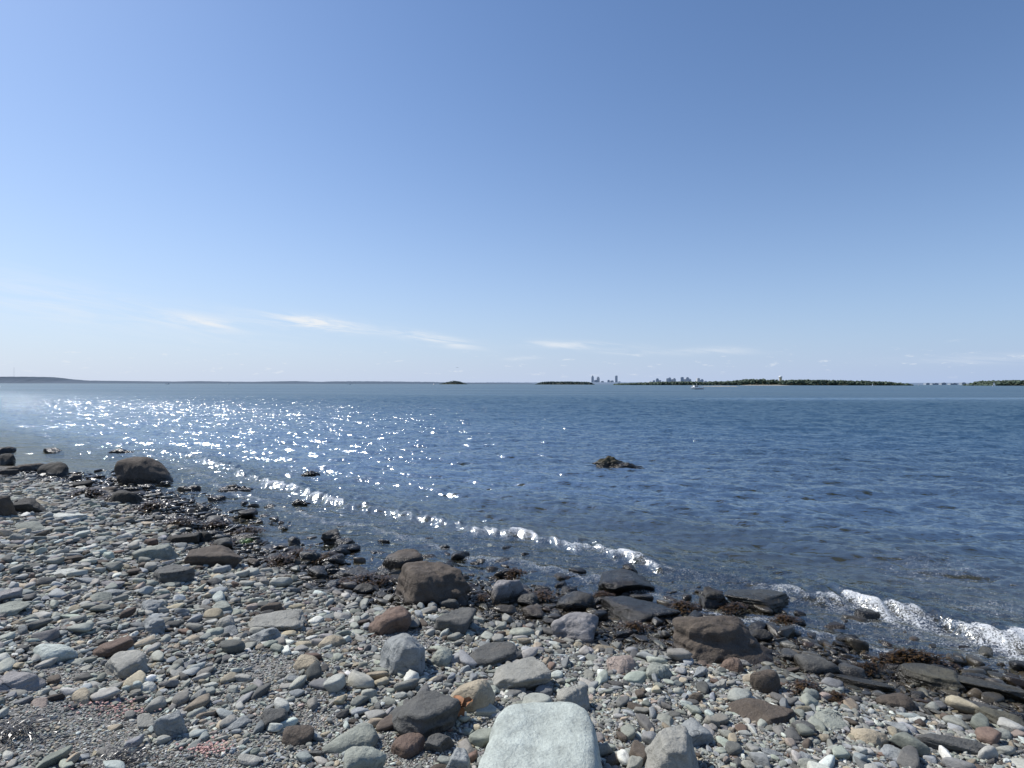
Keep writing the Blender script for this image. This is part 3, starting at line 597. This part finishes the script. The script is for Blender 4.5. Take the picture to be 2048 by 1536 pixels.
TW=[(1185,5,752.5,'mast'),(1193,7,761,''),(1199,6,754,'set'),(1209,6,763,''),(1217,5,760.5,'set'),(1225,7,762,''),(1236,5,752,'flat'),(1243,6,764,''),
 (1300,7,764,''),(1309,6,761.5,''),(1319,6,757,'set'),(1327,5,761,''),(1335,6,757.5,'flat'),(1342,5,754.5,'taper'),(1349,5,759,''),(1356,6,756.5,'set'),(1364,6,755,'flat'),(1372,5,759,''),(1380,7,754.5,'set'),(1388,5,757.5,'taper'),(1396,6,757,'flat'),(1403,5,761,''),(1410,6,758.5,'set'),(1419,7,762.5,''),(1430,6,764,''),(1442,8,764.5,'')]
for i,(u,wd_,vt,kd) in enumerate(TW):
    bm=bmesh.new(); w_=wd_*DC/F; hh=(769.2-vt)*DC/F; sh=.86 if kd in('set','taper','mast') else 1
    box(bm,0,0,0,w_,w_*.8,hh*sh)
    if kd in('set','mast'): box(bm,0,0,hh*sh,w_*.66,w_*.55,hh*(1-sh))
    if kd=='taper': box(bm,0,0,hh*sh,w_,w_*.8,hh*(1-sh),.35)
    if kd=='mast': box(bm,0,0,hh,w_*.1,w_*.1,hh*.12)
    box(bm,w_*.1,0,hh if kd in('','flat') else hh*.2,w_*.5,w_*.4,8)
    o=bmobj("skyscraper",bm,TM[i%3],label={'mast':"tall hazy tower with a rooftop mast in the city skyline",'set':"hazy tower with a stepped top in the city skyline",'taper':"hazy tower with a tapering roof in the city skyline",'flat':"tall flat-topped glass tower in the city skyline",'':"low hazy office block in the city skyline"}[kd],category="skyscraper",group="city skyline towers")
    o.location=(ux(u,DC),DC+(i%4)*120,0); o.rotation_euler=(0,0,random.uniform(-.3,.3))
for (u,w_,h_) in [(1868,12,3.0),(1885,9,4),(1905,14,3),(1925,8,4.5),(1940,12,3.2),(1965,16,3.5),(1853,7,3.4)]:
    bm=bmesh.new(); k=9000/F; box(bm,0,0,0,w_*k,60,h_*k); box(bm,w_*k*.2,0,h_*k,w_*k*.3,30,k*.8)
    o=bmobj("low_building",bm,TM[3],label="low hazy waterfront building across the harbour",category="building",group="waterfront buildings"); o.location=(ux(u,9000),9000,0)
# radio mast
MG=simple("mast_steel",(0.46,0.5,0.55),.6,.05)
bm=bmesh.new(); k=6300/F
for sx_,sy_ in((-1,-1),(1,-1),(0,1)): box(bm,sx_*1.0,sy_*1.0,40,.4,.4,32*k-40+1,1)
for j in range(14): box(bm,0,0,48+j*9,2.4,2.4,.4)
o=bmobj("radio_mast",bm,MG,label="thin lattice radio mast on a distant hill",category="radio mast"); o.location=(ux(28,6300),6300,0)
# water tower
WT=simple("white_tank",(0.75,0.75,0.72),.5,.05); SH=simple("tower_shaft",(0.55,0.47,0.30),.7,.1)
def revolve(name,prof,mat,parent=None,seg=24,**p):
    V=[];n_=len(prof)
    for (r_,z_) in prof:
        for k_ in range(seg): V.append((r_*math.cos(k_*2*math.pi/seg),r_*math.sin(k_*2*math.pi/seg),z_))
    Fc=[(a_*seg+b_,a_*seg+(b_+1)%seg,(a_+1)*seg+(b_+1)%seg,(a_+1)*seg+b_) for a_ in range(n_-1) for b_ in range(seg)]
    o=meshobj(name,V,Fc,mat,**p)
    if parent: o.parent=parent
    return o
wt=bpy.data.objects.new("water_tower",None); COL.objects.link(wt); wt.location=(ux(1561,1540),1540,0); wt["label"]="white-topped tan water tower above island trees"; wt["category"]="water tower"
revolve("shaft",[(3.6,0),(3.4,3),(3.2,19),(3.5,20)],SH,wt); revolve("tank",[(3.5,20),(4.3,20.5),(4.4,23.6),(4.1,24.4),(2.6,25.3),(.01,25.8)],WT,wt)
# ---------------- boats
BW=simple("boat_white",(0.80,0.80,0.78),.35,.03); BD=simple("boat_dark_hull",(0.02,0.03,0.05),.3,.1); BG=simple("boat_glass",(0.03,0.04,0.05),.1,.05)
def hull(name,L,B,fb,mat,parent):
    V=[];n_=15;m_=9
    for i in range(n_):
        t_=i/(n_-1); hb=B/2*(1-t_**3.2*.985)*(0.86+.14*min(1,t_*4)); top=fb*(1+.55*t_**2); x_=(t_-.5)*L
        for j in range(m_):
            a_=(j/(m_-1))*2-1; k_=abs(a_)**.55*(1 if a_>0 else -1)
            zz=-.35+(top+.35)*abs(a_)**1.9; rake=(.10*L)*max(0,t_-.7)/.3*(abs(a_)**2)*.8
            V.append((x_+rake,hb*k_,zz))
    Fc=[tuple(q) for q in gridfaces(n_,m_)]
    bm=bmesh.new(); vs=[bm.verts.new(v) for v in V]
    for q in Fc: bm.faces.new([vs[int(k_)] for k_ in q])
    bm.faces.new([vs[j] for j in range(m_)])
    for i in range(n_-1): 
        a_,b_,c_,d_=i*m_,i*m_+m_-1,(i+1)*m_+m_-1,(i+1)*m_
        bm.faces.new([vs[a_],vs[b_],vs[c_],vs[d_]])
    return bmobj(name,bm,mat,parent)
def motorboat(x,y,sc,rot,label,hm):
    e=bpy.data.objects.new("motor_boat",None); COL.objects.link(e); e.location=(x,y,0); e.scale=(sc,)*3; e.rotation_euler=(0,0,rot)
    e["label"]=label; e["category"]="boat"
    hull("hull",8,2.6,.85,hm,e)
    bm=bmesh.new(); box(bm,.9,0,.85,2.6,1.9,1.25,.86); box(bm,.5,0,2.1,3.4,2.0,.1); box(bm,2.6,0,.95,1.6,1.5,.45,.7); bmobj("cabin",bm,BW,e)
    bm=bmesh.new(); 
    for sy_ in(-1,1):
        for xx_ in(.2,1.0,1.7): box(bm,xx_,sy_*.88,1.45,.55,.14,.45,.95)
    bmobj("window",bm,BG,e)
    bm=bmesh.new(); box(bm,-1.1,.9,.8,.06,.06,1.3); box(bm,-1.1,-.9,.8,.06,.06,1.3); box(bm,.3,0,2.2,.07,.07,1.2); box(bm,.3,0,2.9,.06,.8,.06); bmobj("mast",bm,BW,e)
    bm=bmesh.new(); box(bm,0,0,.93,7.2,2.35,.14,.93); bmobj("deck",bm,BW,e)
    bm=bmesh.new()
    for sy_ in(-1,1): box(bm,-.6,sy_*1.27,.12,5.6,.1,.2)
    bmobj("waterline_stripe",bm,BD,e)
    bm=bmesh.new(); box(bm,-4.05,0,.2,.35,.5,.9,.8); bmobj("outboard_motor",bm,BD,e)
    return e
motorboat(ux(1394,270),270,.82,math.pi+.2,"white cabin motor boat with a dark waterline stripe",BW)
def sailboat(u,Dd,hp,label):
    e=bpy.data.objects.new("sailboat",None); COL.objects.link(e); e.location=(ux(u,Dd),Dd,0); s_=hp*Dd/F/11; e.scale=(s_,)*3; e["label"]=label; e["category"]="sailboat"; e["group"]="small boats on the bay"
    hull("hull",8.5,2.5,.8,BW,e); bm=bmesh.new(); box(bm,.4,0,.7,.12,.12,10.3); box(bm,-1.4,0,1.6,3.6,.1,.1); bmobj("mast",bm,BW,e)
    bm=bmesh.new(); 
    for q in (((.3,0,10.6),(.3,0,1.8),(-3.1,.5,1.8)),((.55,0,9.6),(3.9,0,1.1),(.7,.4,1.4))): bm.faces.new([bm.verts.new(v) for v in q])
    bmobj("sail",bm,BW,e)
sailboat(1988,1300,8,"distant sailboat with white sails"); sailboat(1838,2200,5,"tiny distant sailboat with white sails"); sailboat(1745,900,5,"tiny sailboat near a wooded island"); 
for u,Dd in((335,1500),(457,1600),(700,1900),(868,1500)):
    e=motorboat(ux(u,Dd),Dd,1.2,random.uniform(0,3),"tiny distant white motor boat",BW); e["group"]="small boats on the bay"
# airplane
o=revolve("airplane",[(.01,-15),(.9,-13),(1.8,-8),(1.9,6),(1.5,11),(.5,15.5),(.01,16)],BW,seg=14,label="small white jet airplane low in the sky",category="airplane")
bm=bmesh.new(); bm.from_mesh(o.data)
def quad(pts,th):
    vs=[bm.verts.new(p) for p in pts]+[bm.verts.new((p[0]+th[0],p[1]+th[1],p[2]+th[2])) for p in pts]
    for q in((0,1,2,3),(7,6,5,4),(0,4,5,1),(1,5,6,2),(2,6,7,3),(3,7,4,0)): bm.faces.new([vs[k_] for k_ in q])
for sg in(-1,1):
    quad([(sg*1.2,-.6,-5),(sg*1.2,-.6,2),(sg*15,.4,6),(sg*15,.4,4)],(0,.3,0)); quad([(sg*.4,.6,11.5),(sg*.4,.6,14.5),(sg*5.5,.8,15.5),(sg*5.5,.8,14)],(0,.2,0))
quad([(-.12,1,10),(-.12,1,14.5),(-.12,6,16),(-.12,6,14)],(.24,0,0)); bm.to_mesh(o.data); bm.free()
dv=bearing(915,735); dv=dv/dv[1]*5600; o.location=(dv[0],5600,CAMH+dv[2]); o.rotation_euler=(math.pi/2,0,math.radians(-80)); o.scale=(.8,.8,.8)
# ---------------- light
SAZ=math.radians(-63); SEL=math.radians(48)
S=Vector((math.sin(SAZ)*math.cos(SEL),math.cos(SAZ)*math.cos(SEL),math.sin(SEL)))
ld=bpy.data.lights.new("sun",'SUN'); ld.energy=4.9; ld.angle=math.radians(.53); ld.color=(1,.96,.90); lo=bpy.data.objects.new("sun",ld); COL.objects.link(lo); lo.rotation_euler=S.to_track_quat('Z','Y').to_euler()
wd=bpy.data.worlds.new("World"); scene.world=wd; wd.use_nodes=True; nt=NT(wd.node_tree); bg=nt.n['Background']; bg.inputs[1].default_value=0.10
sk=nt.new('ShaderNodeTexSky',sky_type='NISHITA'); sk.sun_disc=False; sk.sun_elevation=SEL; sk.sun_rotation=SAZ; sk.air_density=1.0; sk.dust_density=0.5; sk.ozone_density=2.0; sk.altitude=0
dr=nt.new('ShaderNodeTexCoord').outputs['Generated']; xyz=nt.sepxyz(dr)
az_=nt.m('ARCTAN2',xyz[0],xyz[1]); el=nt.m('ARCSINE',xyz[2])
base=nt.mix(1.0,sk.outputs[0],C(0.95,1.12,1.33),'MULTIPLY')
hazec=nt.mix(nt.mapr(az_,-0.9,0.9,0,1,False),C(6.6,7.35,8.8),C(4.1,5.3,7.9))
hf=nt.m('MULTIPLY',nt.m('POWER',2.718,nt.m('MULTIPLY',nt.m('MAXIMUM',el,0.0),nt.mapr(az_,-0.8,0.6,-4.6,-6.4,False))),0.95)
base=nt.mix(hf,base,hazec)
tex=nt.mapr(nt.noise(nt.comb(nt.m('MULTIPLY',az_,9),nt.m('ADD',nt.m('MULTIPLY',el,75),nt.m('MULTIPLY',az_,9)),0),1,7,.62,.6),.34,.66)
tot=0.0
for (a0,e0,sl,sa,se,am) in [(-.50,.094,-.10,.045,.009,.9),(-.33,.100,-.09,.085,.010,1.5),(-.135,.077,-.17,.06,.008,1.3),(.10,.0685,-.04,.09,.006,.8),(.02,.045,.05,.03,.003,.5),
   (-.68,.11,-.12,.25,.03,.35),(.34,.055,0,.07,.006,.4),(.70,.035,0,.10,.006,.3),(.2,.055,-.03,.05,.004,.5)]:
    da=nt.m('SUBTRACT',az_,a0); de=nt.m('SUBTRACT',nt.m('SUBTRACT',el,e0),nt.m('MULTIPLY',da,sl))
    da=nt.m('DIVIDE',da,sa); de=nt.m('DIVIDE',de,se)
    tot=nt.m('ADD',tot,nt.m('MULTIPLY',nt.m('POWER',2.718,nt.m('MULTIPLY',nt.m('ADD',nt.m('MULTIPLY',da,da),nt.m('MULTIPLY',de,de)),-1.0)),am))
cir=nt.m('MULTIPLY',tot,tex)
pf=nt.mapr(nt.noise(nt.comb(nt.m('MULTIPLY',az_,38),nt.m('MULTIPLY',el,150),3.3),1,5,.6),.60,.72,0,.45)
band=nt.m('MULTIPLY',nt.mapr(el,.005,.02),nt.mapr(el,.075,.035)); pf=nt.m('MULTIPLY',pf,band)
cl=nt.m('ADD',cir,pf,clamp=True)
nt.l.new(nt.mix(cl,base,C(8.3,8.7,9.2)),bg.inputs[0])
